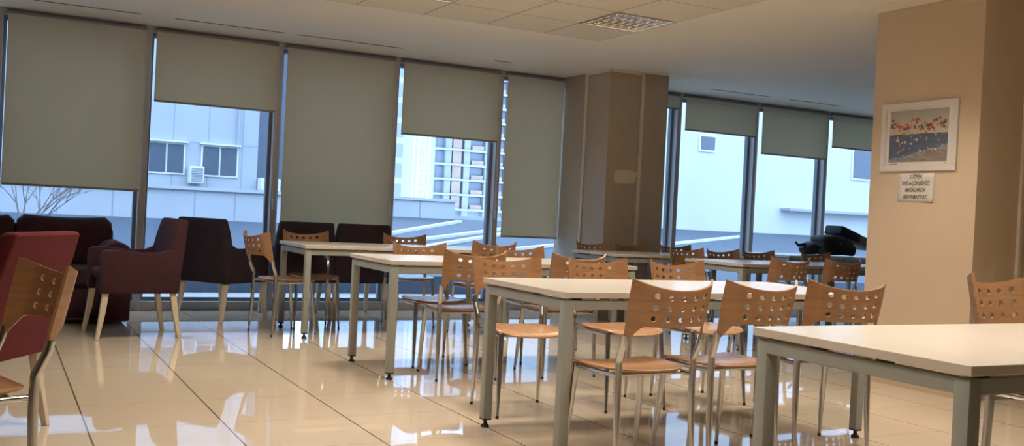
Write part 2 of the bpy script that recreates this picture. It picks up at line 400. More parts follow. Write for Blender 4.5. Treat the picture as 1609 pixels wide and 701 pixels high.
for n_, (i, j) in enumerate(LCELLS):
    x0, y0, x1, y1 = cellrect(i, j)
    r = lamp_proto if n_ == 0 else copy_tree(lamp_proto)
    r.location = ((x0+x1)/2, (y0+y1)/2, HC); r['group'] = 'recessed ceiling lights'
    r['label'] = LL.get((i, j), 'louvred square light recessed in the tiled ceiling outside the picture, behind or beside the camera')
    L = bpy.data.lights.new('lamp_light', 'AREA'); L.shape = 'SQUARE'; L.size = .5; L.energy = LAMP_W; L.color = LAMP_COL
    L.spread = math.radians(114)
    lo = bpy.data.objects.new('lamp_light', L); COL.objects.link(lo); lo.location = ((x0+x1)/2, (y0+y1)/2, HC-.008)

# ------------------------------------------------------------------ tables
ZT = .757
def make_table():
    r = thing('dining_table', '', 'table')
    Lx, Ly = 1.88, .81
    bm = bm_new(); box(bm, 0, 0, ZT-.028, Lx, Ly, ZT); bevel(bm, .002, 1)
    for f in bm.faces: f.material_index = 0 if f.normal.z > .9 or f.calc_center_median().z > ZT-.001 else 1
    obj('tabletop', bm, [TOPM, EDGEM], r, smooth=30)
    zf = ZT-.036
    bm = bm_new(); i0, i1, tw = .012, .057, .045
    box(bm, i0, i0, zf-.045, Lx-i0, i0+.025, zf); box(bm, i0, Ly-i0-.025, zf-.045, Lx-i0, Ly-i0, zf)
    box(bm, i0, i0+.025, zf-.045, i0+.025, Ly-i0-.025, zf); box(bm, Lx-i0-.025, i0+.025, zf-.045, Lx-i0, Ly-i0-.025, zf)
    box(bm, .9, i0+.025, zf-.045, .94, Ly-i0-.025, zf-.01)
    bevel(bm, .003, 1); obj('apron_frame', bm, STEEL, r, smooth=30)
    bm = bm_new()
    bm.free(); pads = [(x, y, x+.04, y+.02) for x in (.06, .5, .94, 1.38, Lx-.1) for y in (.02, Ly-.04)]+[(x, y, x+.02, y+.05) for y in (.27, .52) for x in (.018, Lx-.038)]
    for (xa, ya, xb, yb) in pads:
        bm = bm_new(); box(bm, xa, ya, zf-.001, xb, yb, ZT-.028); obj('spacer_pad', bm, BLACK, r, smooth=0)

    for sx in (0, 1):
        for sy in (0, 1):
            x = i0 if sx == 0 else Lx-i0-tw; y = i0 if sy == 0 else Ly-i0-tw
            bm = bm_new(); box(bm, x-.0015, y-.0015, .045, x+tw+.0015, y+tw+.0015, zf-.0005); bevel(bm, .004, 2)
            lg = obj('leg', bm, STEEL, r, smooth=40)
            cx, cy = x+tw/2, y+tw/2
            bm = bm_new(); box(bm, x, y, .038, x+tw, y+tw, .046)
            tube(bm, [(cx, cy, 0), (cx, cy, .005), (cx, cy, .013), (cx, cy, .018), (cx, cy, .04)], [.021, .022, .019, .010, .009], 14)
            obj('levelling_foot', bm, BLACK, lg)
    return r
TT = [  # x, y, label
 (2.20, 1.64, 'cream topped table in the right foreground, largest in the picture'),
 (2.21, 3.66, 'cream table with three perforated chairs on its near side, second from the camera'),
 (2.22, 5.80, 'cream table between the near tables and the one by the armchairs'),
 (2.22, 7.74, 'cream table nearest the two dark armchairs at the window'),
 (5.30, 7.87, 'table standing in front of the window column, seen edge on'),
 (5.75, 6.57, 'table left of the picture column with chairs on both sides'),
 (8.55, 8.95, 'table against the windows that carries the heap of black bags')]
proto = make_table()
for n_, (x, y, lab) in enumerate(TT):
    r = proto if n_ == 0 else copy_tree(proto)
    r.location = (x, y, 0); r['label'] = lab; r['group'] = 'cream canteen tables'

# ------------------------------------------------------------------ perforated plywood chairs
HH = .85
def plate_bm():
    """curved perforated plywood backrest as a lattice with round holes; u across, t up"""
    bm = bm_new()
    cols = [(-.238, 0), (-.205, 0), (-.158, 0), (-.118, 1), (-.086, 0), (-.052, 1), (-.032, 0)]
    # column edges: holes are 5 cells wide .034 with gaps
    hw = .017; cent = [-.124, -.062, 0, .062, .124]
    xs = [(-.238, -.205, 0), (-.205, -.172, 0), (-.172, cent[0]-hw, 0)]
    for i, c_ in enumerate(cent):
        xs.append((c_-hw, c_+hw, 1))
        if i < 4: xs.append((c_+hw, cent[i+1]-hw, 0))
    xs += [(cent[4]+hw, .172, 0), (.172, .205, 0), (.205, .238, 0)]
    ts = []; t0 = 0.0
    zc = [.21, .50, .79]; th = .11
    prev = 0
    for c_ in zc:
        ts.append((prev, c_-th, 0)); ts.append((c_-th, c_+th, 1)); prev = c_+th
    ts.append((prev, 1, 0))
    def P(u, t_):
        a = abs(u)/.238
        s = max(0, min(1, (a-.68)/.20)); s = s*s*(3-2*s)
        zb = .655-.070*s
        zt_ = HH-.044*(1-min(1, a/.98)**2)
        z = zb+(zt_-zb)*t_
        # sweep: wings narrow towards their lower end
        k = 1-.05*max(0, (.74-z)/.15)
        ua = abs(u); A1 = .50; UC = .176; R_ = UC/A1          # gently curved middle, creased flanks
        if ua <= UC: x = R_*math.sin(ua/R_); dy = R_*(1-math.cos(ua/R_))
        else:
            e = ua-UC; x = R_*math.sin(A1)+e*math.cos(.86); dy = R_*(1-math.cos(A1))+e*math.sin(.86)
        x = math.copysign(x*k, u)
        y = .315+(z-.66)*.22-dy
        if z < .655 and ua > .15:                # wing narrows to the tube
            g = (.655-z)/.07; xt, yt = .212, .315+(z-.66)*.22-.083
            x = x+(math.copysign(xt, u)-x)*.45*g; y = y+(yt-y)*.45*g
        return Vector((x, y, z))
    cache = {}
    def V(u, t_):
        key = (round(u, 5), round(t_, 5))
        if key not in cache: cache[key] = bm.verts.new(P(u, t_))
        return cache[key]
    for (a, b_, hx) in xs:
        for (c_, d, hz) in ts:
            n = 3
            U = [a+(b_-a)*i/n for i in range(n+1)]; T = [c_+(d-c_)*i/n for i in range(n+1)]
            if hx and hz:
                per = [(U[i], T[0]) for i in range(3)]+[(U[3], T[i]) for i in range(3)]+[(U[3-i], T[3]) for i in range(3)]+[(U[0], T[3-i]) for i in range(3)]
                uc, tc_ = (a+b_)/2, (c_+d)/2; ru = .0135; rt_ = ru/.185
                ring = []
                for k in range(12):
                    ang = math.radians(-135+30*k)
                    ring.append(bm.verts.new(P(uc+ru*math.cos(ang), tc_+rt_*math.sin(ang))))
                outer = [V(*q) for q in per]
                for k in range(12): bm.faces.new((outer[k], outer[(k+1) % 12], ring[(k+1) % 12], ring[k]))
            else:
                for i in range(n):
                    for j in range(n): bm.faces.new((V(U[i], T[j]), V(U[i+1], T[j]), V(U[i+1], T[j+1]), V(U[i], T[j+1])))
    return bm
def sup(n_, a, b_, e, k=40):
    out = []
    for i in range(k):
        th = 2*PI*i/k; c_, s = math.cos(th), math.sin(th)
        out.append((math.copysign(abs(c_)**e, c_)*a, math.copysign(abs(s)**e, s)*b_))
    return out
def make_chair():
    r = thing('dining_chair', '', 'chair')
    bk = obj('backrest', plate_bm(), WOOD, r, smooth=50)
    md = bk.modifiers.new('s', 'SOLIDIFY'); md.thickness = .010; md.offset = 0; bake(bk)
    bk.data.set_sharp_from_angle(angle=math.radians(45))
    # seat: thin ply with a rounded squarish outline and a waterfall front
    bm = bm_new(); rings = []
    def sp_(scale, dz):
        pts = []
        for (x, y) in sup(0, .208*scale, .205*scale, .52, 44):
            y2 = y-.012; wd = 1-.10*max(0, y/.205)
            drop = -.022*max(0, (-y-.10)/.105)**2 + .010*(abs(x)/.208)**2 - .006*(1-(y/.205)**2)
            pts.append((x*wd, y2, .455+dz+drop))
        return pts
    loft(bm, [sp_(.35, -.0065), sp_(.97, -.0065), sp_(1.0, -.002), sp_(1.0, .002), sp_(.97, .0055), sp_(.7, .0055), sp_(.35, .0055)])
    obj('seat', bm, SEATW, r, smooth=50)
    # frame under the seat
    bm = bm_new()
    for s in (-1, 1):
        tube(bm, [(s*.188, .185, .436), (s*.182, -.155, .434)], .0105, 10)
    tube(bm, [(-.182, -.135, .434), (.182, -.135, .434)], .010, 10); tube(bm, [(-.185, .12, .434), (.185, .12, .434)], .010, 10)
    obj('seat_frame', bm, CHROME, r)
    for s in (-1, 1):
        bm = bm_new()
        tube(bm, [(s*.182, -.15, .443), (s*.183, -.155, .40), (s*.190, -.172, .23), (s*.196, -.186, .10), (s*.200, -.195, .012)], [.015, .015, .0146, .011, .008], 12)
        lg = obj('leg', bm, CHROME, r)
        bm = bm_new(); tube(bm, [(s*.2003, -.196, 0), (s*.2, -.195, .016)], .0088, 10); obj('foot_cap', bm, BLACK, lg)
        bm = bm_new()
        path = arc([(s*.207, .226, .615), (s*.205, .217, .575), (s*.197, .186, .505), (s*.196, .184, .40)], .012, 4)
        path += [Vector((s*.198, .190, .23)), Vector((s*.201, .198, .10)), Vector((s*.203, .204, .012))]
        rad = [.0155]*(len(path)-3)+[.015, .011, .008]
        tube(bm, path, rad, 12)
        lg = obj('leg', bm, CHROME, r)
        bm = bm_new(); tube(bm, [(s*.2033, .205, 0), (s*.203, .204, .016)], .0088, 10); obj('foot_cap', bm, BLACK, lg)
    return r
G_ = 'perforated plywood canteen chairs'
def face(fx, fy): return math.atan2(fx, -fy)
FAR, NEAR = face(0, -1), face(0, 1)
CH = [ # x, y, rot, scale, label
 (-.105, 3.52, face(-.95, -.31), 1, 'plywood chair in the left foreground, turned sideways in front of the red armchair'),
 (2.61, 4.76, FAR+math.radians(-6), 1, 'orange lit chair at the far left end of the second table, its whole seat visible'),
 (3.26, 4.76, FAR, 1, 'chair facing the camera behind the middle of the second table'),
 (3.86, 4.76, FAR, 1, 'chair facing the camera behind the right end of the second table'),
 (2.485, 3.535, NEAR+math.radians(2), 1, 'leftmost of the three near chairs with their backs to the camera at the second table'),
 (3.005, 3.58, NEAR+math.radians(2), 1, 'middle of the three near chairs with their backs to the camera at the second table'),
 (3.65, 3.63, NEAR+math.radians(-12), 1, 'rightmost of the three near chairs, in front of the picture column'),
 (3.70, 2.31, FAR+math.radians(4), 1.11, 'chair at the right frame edge behind the foreground table'),
 (2.78, 6.43, FAR, 1, 'chair behind the left part of the third table, facing the camera'),
 (3.62, 6.43, FAR, 1, 'chair behind the right part of the third table, facing the camera'),
 (2.74, 5.88, NEAR+math.radians(-5), 1, 'chair on the near side of the third table, half hidden by the orange lit chair'),
 (3.47, 5.85, NEAR, 1, 'brown backed chair on the near side of the third table, right one'),
 (2.17, 8.13, face(.97, .23), 1, 'chair at the left head end of the table by the armchairs, seen from the side'),
 (2.53, 8.55, FAR, 1, 'chair in front of the left dark armchair, behind the far table'),
 (3.48, 8.60, FAR+math.radians(-8), 1, 'chair with daylight through its holes, behind the far table right of the dark armchairs'),
 (3.84, 7.84, NEAR, 1, 'dark backlit chair on the near side of the far table'),
 (5.60, 8.48, FAR, 1, 'left chair in front of the window column'),
 (6.08, 8.48, FAR, 1, 'right chair in front of the window column'),
 (6.68, 8.48, FAR, 1, 'backlit chair just right of the window column'),
 (6.07, 7.50, FAR, 1, 'leftmost chair behind the table near the picture column, sticking out past its left end'),
 (6.53, 7.50, FAR, 1, 'second chair from the left behind the table near the picture column'),
 (7.00, 7.50, FAR, 1, 'third chair from the left behind the table near the picture column'),
 (7.85, 7.55, FAR, 1, 'chair just in front of the black bags, facing the camera'),
 (5.81, 6.33, NEAR, 1, 'left chair on the near side of the table by the picture column'),
 (6.44, 6.36, NEAR, 1, 'middle chair on the near side of the table by the picture column'),
 (7.02, 6.36, NEAR, 1, 'chair almost hidden behind the left edge of the picture column'),
]
proto = make_chair()
for n_, (x, y, rz, sc, lab) in enumerate(CH):
    r = proto if n_ == 0 else copy_tree(proto)
    r.location = (x, y, 0); r.rotation_euler = (0, 0, rz); r.scale = (sc,)*3; r['label'] = lab; r['group'] = G_

# ------------------------------------------------------------------ upholstered armchairs
def make_armchair(fab, lab, loc, rz, lean=0):
    r = thing('armchair', lab, 'armchair', loc, rz, 'low upholstered armchairs with pale wooden legs')
    W2 = .285; zh = .345
    bm = bm_new(); box(bm, -W2+.075, -.25, zh, W2-.075, .22, .455); bevel(bm, .02, 3); obj('seat_base', bm, fab, r)
    bm = bm_new(); box(bm, -W2+.08, -.285, .44, W2-.08, .17, .52); bevel(bm, .03, 4); obj('seat_cushion', bm, fab, r)
    # back: leaning slab whose sides draw in towards the top
    bm = bm_new(); rings = []
    for z, y0, y1, wd in ((zh, .165, .27, W2), (.50, .165, .28, W2), (.66, .185, .30, W2*.985), (.80, .215, .315, W2*.95), (.905, .245, .325, W2*.905), (.92, .26, .315, W2*.89)):
        dl = lean*max(0, z-.45)/.47; rings.append([(-wd, y0+dl, z), (wd, y0+dl, z), (wd, y1+dl, z), (-wd, y1+dl, z)])
    loft(bm, rings); bevel(bm, .014, 3, 50); obj('backrest', bm, fab, r)
    for s in (-1, 1):
        prof = [(-.30, zh), (-.305, .62), (-.29, .665), (-.22, .675), (.0, .655), (.13, .66), (.20, .69), (.27, .66), (.27, zh)]
        bm = bm_new(); prism(bm, prof, 'x', s*(W2-.085), s*W2); bevel(bm, .014, 3, 35); obj('armrest', bm, fab, r)
    for s in (-1, 1):
        for (y, dy) in ((-.26, -.05), (.23, .06)):
            x = s*(W2-.04); bm = bm_new(); rings = []
            for z, f_, w_ in ((zh+.01, 0, .022), (.2, .35, .020), (.0, 1, .0145)):
                cx, cy = x+s*.018*f_, y+dy*f_
                rings.append([(cx-w_, cy-w_, z), (cx+w_, cy-w_, z), (cx+w_, cy+w_, z), (cx-w_, cy+w_, z)])
            loft(bm, rings); bevel(bm, .003, 1); obj('leg', bm, LEGW, r)
    return r
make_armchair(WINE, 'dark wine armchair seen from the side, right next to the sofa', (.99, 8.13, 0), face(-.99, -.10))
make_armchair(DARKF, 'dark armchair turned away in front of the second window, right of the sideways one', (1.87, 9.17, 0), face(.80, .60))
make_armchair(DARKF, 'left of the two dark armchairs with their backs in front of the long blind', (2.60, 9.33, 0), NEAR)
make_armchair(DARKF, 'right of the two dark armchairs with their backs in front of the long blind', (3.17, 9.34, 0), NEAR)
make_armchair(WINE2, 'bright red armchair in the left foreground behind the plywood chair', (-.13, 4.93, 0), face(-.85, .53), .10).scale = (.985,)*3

# ------------------------------------------------------------------ sofa
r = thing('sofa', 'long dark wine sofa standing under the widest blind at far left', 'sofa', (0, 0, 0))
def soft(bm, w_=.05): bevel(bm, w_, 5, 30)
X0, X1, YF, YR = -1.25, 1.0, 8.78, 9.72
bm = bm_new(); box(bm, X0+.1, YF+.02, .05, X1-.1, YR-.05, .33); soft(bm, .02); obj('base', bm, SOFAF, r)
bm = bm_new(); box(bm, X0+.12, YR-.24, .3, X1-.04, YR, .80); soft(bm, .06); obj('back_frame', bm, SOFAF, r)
for (a, b_) in ((X0+.2, -.52), (-.51, .14), (.15, .80)):
    bm = bm_new(); box(bm, a, YF-.02, .31, b_, YR-.28, .47); soft(bm, .05); obj('seat_cushion', bm, SOFAF, r)
for (a, b_, zt_) in ((X0+.18, -.52, .87), (-.50, .155, .875), (.175, .93, .885)):
    bm = bm_new(); rings = []
    n_ = 14
    for i in range(n_+1):
        x = a+(b_-a)*i/n_; k = math.sin(PI*i/n_)**.35 if 0 < i < n_ else .55
        zz = zt_-.018*math.sin(PI*i/n_)-(0 if 0 < i < n_ else .05)
        y0, y1 = YR-.44, YR-.08; cy = (y0+y1)/2; hy = (y1-y0)/2*k; zl = .44+.03*(1-k)
        ring = []
        for q in range(16):
            th = 2*PI*q/16; c_, s_ = math.cos(th), math.sin(th)
            ring.append((x, cy+math.copysign(abs(c_)**.5, c_)*hy, (zl+zz)/2+math.copysign(abs(s_)**.45, s_)*(zz-zl)/2))
        rings.append(ring)
    loft(bm, rings); obj('back_cushion', bm, SOFAF, r, smooth=60)
for s, xc in ((1, .93), (-1, X0+.1)):
    bm = bm_new(); prof = [(xc-.13, .03), (xc+.11, .03), (xc+.115, .45)]
    for i in range(11):
        th = -PI*.1+PI*1.2*i/10; prof.append((xc-.005+.125*math.cos(th), .565+.125*math.sin(th)))
    prof.append((xc-.13, .45)); prism(bm, prof, 'y', YF-.02, YR-.1); bevel(bm, .02, 3, 60)
    obj('armrest', bm, mat('sofa_arm_fabric', (.055, .011, .018), .92, bump=.3, bscale=160, var=.2, vscale=12), r)
for x in (X0+.15, X1-.2):
    for y in (YF+.06, YR-.14):
        bm = bm_new(); tube(bm, [(x, y, 0), (x, y, .055)], [.02, .026], 10); obj('leg', bm, BLACK, r)

# ------------------------------------------------------------------ picture and notice on the column
XP = 5.72
r = thing('framed_picture', 'white framed print of coloured floats above a grey sea, on the column', 'picture', (XP, 4.78, 1.775))
# local: y runs to the window wall (left in the picture), z up
W_, H_ = .64, .49
bm = bm_new()
fwid = .042
for (a, b_, c_, d) in ((-W_/2, -H_/2, W_/2, -H_/2+fwid), (-W_/2, H_/2-fwid, W_/2, H_/2), (-W_/2, -H_/2+fwid, -W_/2+fwid, H_/2-fwid), (W_/2-fwid, -H_/2+fwid, W_/2, H_/2-fwid)):
    box(bm, -.018, a, b_, 0, c_, d)
bevel(bm, .003, 1); obj('frame', bm, WHITEP, r, smooth=30)
bm = bm_new(); box(bm, -.009, -W_/2+fwid, -H_/2+fwid, -.001, W_/2-fwid, H_/2-fwid); obj('mount', bm, PAPER, r, smooth=0)
PR, t, b = new_nodes('sea_print', .35, .4)
c = N(t, 'ShaderNodeTexCoord'); sp = N(t, 'ShaderNodeSeparateXYZ'); t.links.new(c.outputs['Object'], sp.inputs[0])
n1 = N(t, 'ShaderNodeTexNoise'); n1.inputs['Scale'].default_value = 16; n1.inputs['Detail'].default_value = 8
mp = N(t, 'ShaderNodeMapping'); mp.inputs['Scale'].default_value = (1, 1, 3.5); t.links.new(c.outputs['Object'], mp.inputs[0]); t.links.new(mp.outputs[0], n1.inputs['Vector'])
nz = math_n(t, 'SUBTRACT', n1.outputs['Fac'], .5)
skyc = mixc(t, math_n(t, 'MULTIPLY', math_n(t, 'ADD', sp.outputs['Z'], .0), 5.0, clamp=True), (.60, .52, .36), (.36, .36, .32))
seac = mixc(t, n1.outputs['Fac'], (.05, .07, .11), (.17, .20, .26))
seam = math_n(t, 'LESS_THAN', math_n(t, 'ADD', sp.outputs['Z'], math_n(t, 'MULTIPLY', nz, .02)), .018)
base = mixc(t, seam, skyc, seac)
# rocks at the lower right and pale foam
zr = math_n(t, 'ADD', math_n(t, 'MULTIPLY', sp.outputs['Y'], .22), math_n(t, 'ADD', sp.outputs['Z'], math_n(t, 'MULTIPLY', nz, .10)))
rock = math_n(t, 'LESS_THAN', zr, -.135); base = mixc(t, rock, base, mixc(t, n1.outputs['Fac'], (.10, .08, .06), (.46, .38, .28)))
foam = math_n(t, 'MULTIPLY', math_n(t, 'LESS_THAN', zr, -.118), math_n(t, 'GREATER_THAN', zr, -.132)); base = mixc(t, math_n(t, 'MULTIPLY', foam, .5), base, (.55, .55, .55))
t.links.new(base, b.inputs['Base Color'])
dotc = [(.50, .12, .05), (.62, .27, .12), (.22, .06, .05), (.10, .12, .16), (.30, .28, .20), (.65, .62, .58)]
DM = [mat('float_%s' % n_, c_, .4, var=.05) for n_, c_ in zip(('red', 'orange', 'maroon', 'slate', 'olive', 'white'), dotc)]
bm = bm_new(); pw, ph = .245, .185; box(bm, -.0105, -pw, -ph+.005, -.0085, pw, ph+.003)
rnd = random.Random(3)
def dot(y, z, r_, mi, x=-.0113):
    vs = [bm.verts.new((x, y+r_*math.cos(2*PI*k/12), z+r_*math.sin(2*PI*k/12))) for k in range(12)]
    f = bm.faces.new(vs); f.material_index = mi
for q in range(88):
    y = pw*.95*(1-2*((q*.618034) % 1)); z = .078+.022*math.sin(y*30+1)+rnd.uniform(-.042, .032)
    if z < .02: z = .03
    dot(y, min(z, .12), rnd.uniform(.0075, .0115), 1+rnd.choice([0, 0, 1, 1, 2, 2, 3, 3, 4]), -.0113-q*2e-6)
for q in range(46):
    dot(pw*.9*(1-2*rnd.random()), rnd.uniform(-.11, .01), rnd.uniform(.004, .009), 1+rnd.choice([1, 1, 0, 3, 4, 3, 5, 5]), -.0113-q*2e-6)
obj('print', bm, [PR]+DM, r, smooth=0, recalc=False)
bm = bm_new(); box(bm, -.0105, .17, -.195, -.0095, .235, -.190); box(bm, -.0105, -.24, -.194, -.0095, -.225, -.189); obj('caption_line', bm, INK, r, smooth=0)

nt_ = thing('paper_notice', 'white paper note with four lines of print, taped below the picture', 'notice', (XP, 4.78, 1.415))
bm = bm_new()
n_ = 6; pts = {}
for i in range(n_+1):
    for j in range(n_+1):
        y = .152-.304*i/n_; z = .102-.204*j/n_
        lift = .0015+.010*max(0, (i/n_+j/n_)-1.65)**1.2*3
        pts[i, j] = bm.verts.new((-lift, y+.004*(j/n_), z))
for i in range(n_):
    for j in range(n_): bm.faces.new((pts[i, j], pts[i+1, j], pts[i+1, j+1], pts[i, j+1]))
o = obj('sheet', bm, PAPER, nt_, smooth=60, recalc=False)
md = o.modifiers.new('s', 'SOLIDIFY'); md.thickness = .0008; bake(o)
for k, (s_, sz) in enumerate((('LÜTFEN', .040), ('TEPSİ ve ÇÖPLERİNİZİ', .040), ('MASALARDA', .040), ('BIRAKMAYINIZ', .040))):
    cu = bpy.data.curves.new('txt', 'FONT'); cu.body = s_; cu.size = sz; cu.align_x = 'CENTER'; cu.align_y = 'CENTER'; cu.extrude = .0003; cu.offset = .0006
    if k == 1: cu.space_character = .92
    to = bpy.data.objects.new('txt', cu); COL.objects.link(to); bpy.context.view_layer.update()
    me = bpy.data.meshes.new_from_object(to.evaluated_get(bpy.context.evaluated_depsgraph_get())); bpy.data.objects.remove(to)
    sxx = .62 if k == 1 else .74
    me.transform(Matrix.Translation((-.0045, .004-.0*k, .075-.047*k)) @ Matrix(((0, 0, -1, 0), (-1, 0, 0, 0), (0, 1, 0, 0), (0, 0, 0, 1))) @ Matrix.Diagonal((sxx, 1, 1, 1)))
    me.materials.clear(); me.materials.append(INK)
    lo = bpy.data.objects.new('printed_line', me); COL.objects.link(lo); lo.parent = nt_

# ------------------------------------------------------------------ heap of bags on the far table
def blob(bm, path, rad, sq=.6, n=16, flat=1.0, seed=0):
    rings = []; P_ = [Vector(p) for p in path]; tg = frames(P_)
    for i, (p, t_) in enumerate(zip(P_, tg)):
        side = t_.cross(Vector((0, 0, 1))).normalized(); up_ = side.cross(t_)
        a, b_ = rad[i]; ring = []
        for k in range(n):
            th = 2*PI*k/n; c_, s_ = math.cos(th), math.sin(th)
            q = p+side*math.copysign(abs(c_)**sq, c_)*a+up_*math.copysign(abs(s_)**sq, s_)*b_
            q += Vector([noise.noise(q*9+Vector((seed, d, 0))) for d in (0, 5, 9)])*.018
            ring.append(q)
        rings.append(ring)
    loft(bm, rings)
r = thing('duffel_bag', 'large black bag slumped on the far table by the windows', 'bag', (9.66, 9.33, ZT+.004)); r.scale = (1.0, 1.0, 1.12)
bm = bm_new(); blob(bm, [(-.27, 0, .11), (-.25, 0, .115), (-.12, 0, .122), (.02, 0, .118), (.16, 0, .095), (.27, 0, .06), (.30, 0, .05)], [(.10, .07), (.16, .105), (.18, .118), (.18, .114), (.17, .09), (.15, .055), (.09, .03)], sq=.5, seed=1)
obj('bag_body', bm, BAGM, r, smooth=60)
bm = bm_new(); tube(bm, [(-.2, -.10, .22), (-.14, -.17, .18), (-.04, -.195, .10), (.06, -.19, .11), (.12, -.12, .19)], .012, 8); obj('handle', bm, BAGM, r)
bm = bm_new(); box(bm, -.08, -.186, .12, -.05, -.178, .15); obj('clasp', bm, STEEL, r, smooth=0)
r = thing('laptop_bag', 'flat black case with a grey side panel, leaning on top of the bag heap', 'bag', (10.01, 9.36, ZT+.20))
M_ = Matrix.Rotation(math.radians(17), 4, 'Y')
bm = bm_new(); box(bm, -.36, -.15, -.02, .0, .15, .10, M_); bevel(bm, .02, 3); obj('bag_body', bm, BAGM, r)
bm = bm_new(); box(bm, .0, -.152, -.025, .33, .152, .095, M_); bevel(bm, .018, 3); obj('side_panel', bm, BAGG, r, label='grey panel')
r = thing('backpack', 'small crumpled black bag with straps at the left end of the bag heap', 'bag', (9.16, 9.22, ZT+.012))
bm = bm_new(); blob(bm, [(-.14, 0, .05), (-.10, 0, .065), (.0, 0, .085), (.08, 0, .075), (.13, 0, .06)], [(.05, .03), (.10, .06), (.12, .085), (.11, .07), (.05, .04)], seed=4); obj('bag_body', bm, BAGM, r, smooth=60)
bm = bm_new(); tube(bm, [(-.06, 0, .12), (-.14, -.01, .125), (-.21, 0, .11), (-.26, .0, .155)], [.022, .018, .018, .012], 8); obj('strap', bm, BAGM, r)

# ------------------------------------------------------------------ outdoors
bm = bm_new(); box(bm, -30, YW+.34, -.3, 60, 12.2, -.04); tag(obj('terrace_paving', bm, PAVE, smooth=0), 'pale terrace paving right outside the windows', 'terrace', kind='structure')
bm = bm_new()
prism(bm, [(12.2, -.3), (12.2, .20), (17.65, .72), (20, .92), (26, .92), (26, -.3)], 'x', -30, 60)
tag(obj('flat_roof', bm, ROOFM, smooth=0), 'blue grey roof deck beyond the terrace, seen across all windows', 'roof', kind='structure')
# white ribs laid over the roof deck
def roofz(y): return .20+(y-12.2)/(17.65-12.2)*.52 if y < 17.65 else .72+(y-17.65)*.2/2.35
RIB = [((5.2, 14.0), (8.9, 17.2), 'white roof rib nearest the windows, seen through the fourth window'), ((5.0, 14.6), (9.6, 18.3), 'middle white roof rib seen through the fourth window'),
       ((5.4, 15.7), (8.9, 19.3), 'farthest white roof rib seen through the fourth window'), ((7.3, 14.6), (10.4, 16.4), 'white roof rib seen just below the blind left of the window column'),
       ((12.2, 16.4), (16.6, 18.9), 'thin white roof rib seen through the window right of the window column')]
for (a, b_, lab) in RIB:
    bm = bm_new(); d = (Vector((b_[0], b_[1], 0))-Vector((a[0], a[1], 0))); L_ = d.length; nrm = Vector((-d.y, d.x, 0)).normalized()*.065
    za, zb_ = roofz(a[1]), roofz(b_[1])
    A_ = Vector((*a, za)); B_ = Vector((*b_, zb_)); vs = []
    rings = [[P_-nrm, P_+nrm, P_+nrm+Vector((0, 0, .05)), P_-nrm+Vector((0, 0, .05))] for P_ in (A_, B_)]
    loft(bm, rings); tag(obj('roof_rib', bm, KERB, smooth=0), lab, 'roof rib', 'white ribs on the roof deck')
# panelled building beyond the first windows
YA = 18.0
b1 = thing('panelled_building', 'pale panelled building seen through the two leftmost windows', 'building', (0, YA, 0))
bm = bm_new(); box(bm, -14, .0, -.2, 4.20, 6, 9); obj('wall', bm, PANEL, b1, smooth=0)
bm = bm_new(); box(bm, 4.20, 2.5, -.2, 5.4, 6, 9); box(bm, 4.2, .9, -.2, 4.8, 2.5, 9); obj('recessed_wall', bm, RECESS, b1, smooth=0)
bm = bm_new(); box(bm, -14, -.30, -.2, 4.9, .0, 1.24); box(bm, -14, -.36, 1.24, 4.9, 0, 1.30); obj('ledge', bm, FAC2, b1, smooth=0)
bm = bm_new()
for x in (-.2, .9, 1.75, 3.08, 3.77, 4.5): box(bm, x-.008, -.304, .3, x+.008, -.298, 1.24)
obj('panel_joints', bm, mat('joint_grey', (.30, .32, .36), .8), b1, smooth=0)
for (xa, xb) in ((.5, 1.2), (2.30, 2.93), (3.20, 3.85)):
    bm = bm_new(); box(bm, xa, -.03, 1.50, xb, .02, 2.06); wdw = obj('window', bm, WHITEP, b1, smooth=0)
    xm = (xa+xb)/2
    for (c_, d) in ((xa+.03, xm-.015), (xm+.015, xb-.03)):
        bm = bm_new(); box(bm, c_, -.04, 1.53, d, -.028, 2.03); obj('pane', bm, DARKG, wdw, smooth=0)
    bm = bm_new(); box(bm, xa-.03, -.10, 2.06, xb+.03, 0, 2.09); obj('lintel', bm, KERB, wdw, smooth=0)
bm = bm_new(); tube(bm, [(3.83, -.05, 2.09), (3.83, -.05, 9)], .025, 8); obj('drainpipe', bm, CONC, b1)
bm = bm_new(); box(bm, .0, -.02, .3, .01, 0, .31); bm.free()
def ac(x, y, z, w_, h_, lab, fan=True):
    r = thing('air_conditioner', lab, 'air conditioner', (x, y, z))
    bm = bm_new(); box(bm, -w_/2, -.13, 0, w_/2, .12, h_); bevel(bm, .01, 1); obj('casing', bm, ACM, r)
    if fan:
        bm = bm_new()
        for q in range(4): 
            rr = .03+q*h_*.095
            tube(bm, [(rr*math.cos(a*PI/10)+w_*.08, -.14, h_*.5+rr*math.sin(a*PI/10)) for a in range(21)], .006, 5)
        obj('fan_grille', bm, mat('fan_grey', (.25, .26, .28), .6), r)
    else:
        bm = bm_new()
        for q in range(9): box(bm, -w_*.4, -.138, h_*.1+q*h_*.09, w_*.4, -.128, h_*.1+q*h_*.09+.015)
        obj('louvre_grille', bm, mat('fan_grey', (.25, .26, .28), .6), r)
ac(3.10, 17.84, 1.36, .24, .30, 'tall grey air conditioner between the two outdoor windows', False)
ac(4.38, 17.80, 1.30, .36, .22, 'small white fan unit at the right end of the outdoor ledge')
# low parapet beyond the fourth window
p1 = thing('parapet_wall', 'low pale panelled parapet seen through the fourth window', 'wall', (0, 20, 0))
bm = bm_new(); box(bm, 6.5, 0, .3, 9.1, .25, 1.30); box(bm, 6.4, -.05, 1.30, 9.15, .3, 1.36); box(bm, 9.1, .6, .3, 16.0, .9, 1.0); obj('wall', bm, FAC2, p1, smooth=0)
bm = bm_new()
for x in (7.4, 8.25): box(bm, x, -.006, .4, x+.02, 0, 1.30)
obj('panel_joints', bm, MATS['joint_grey'], p1, smooth=0)
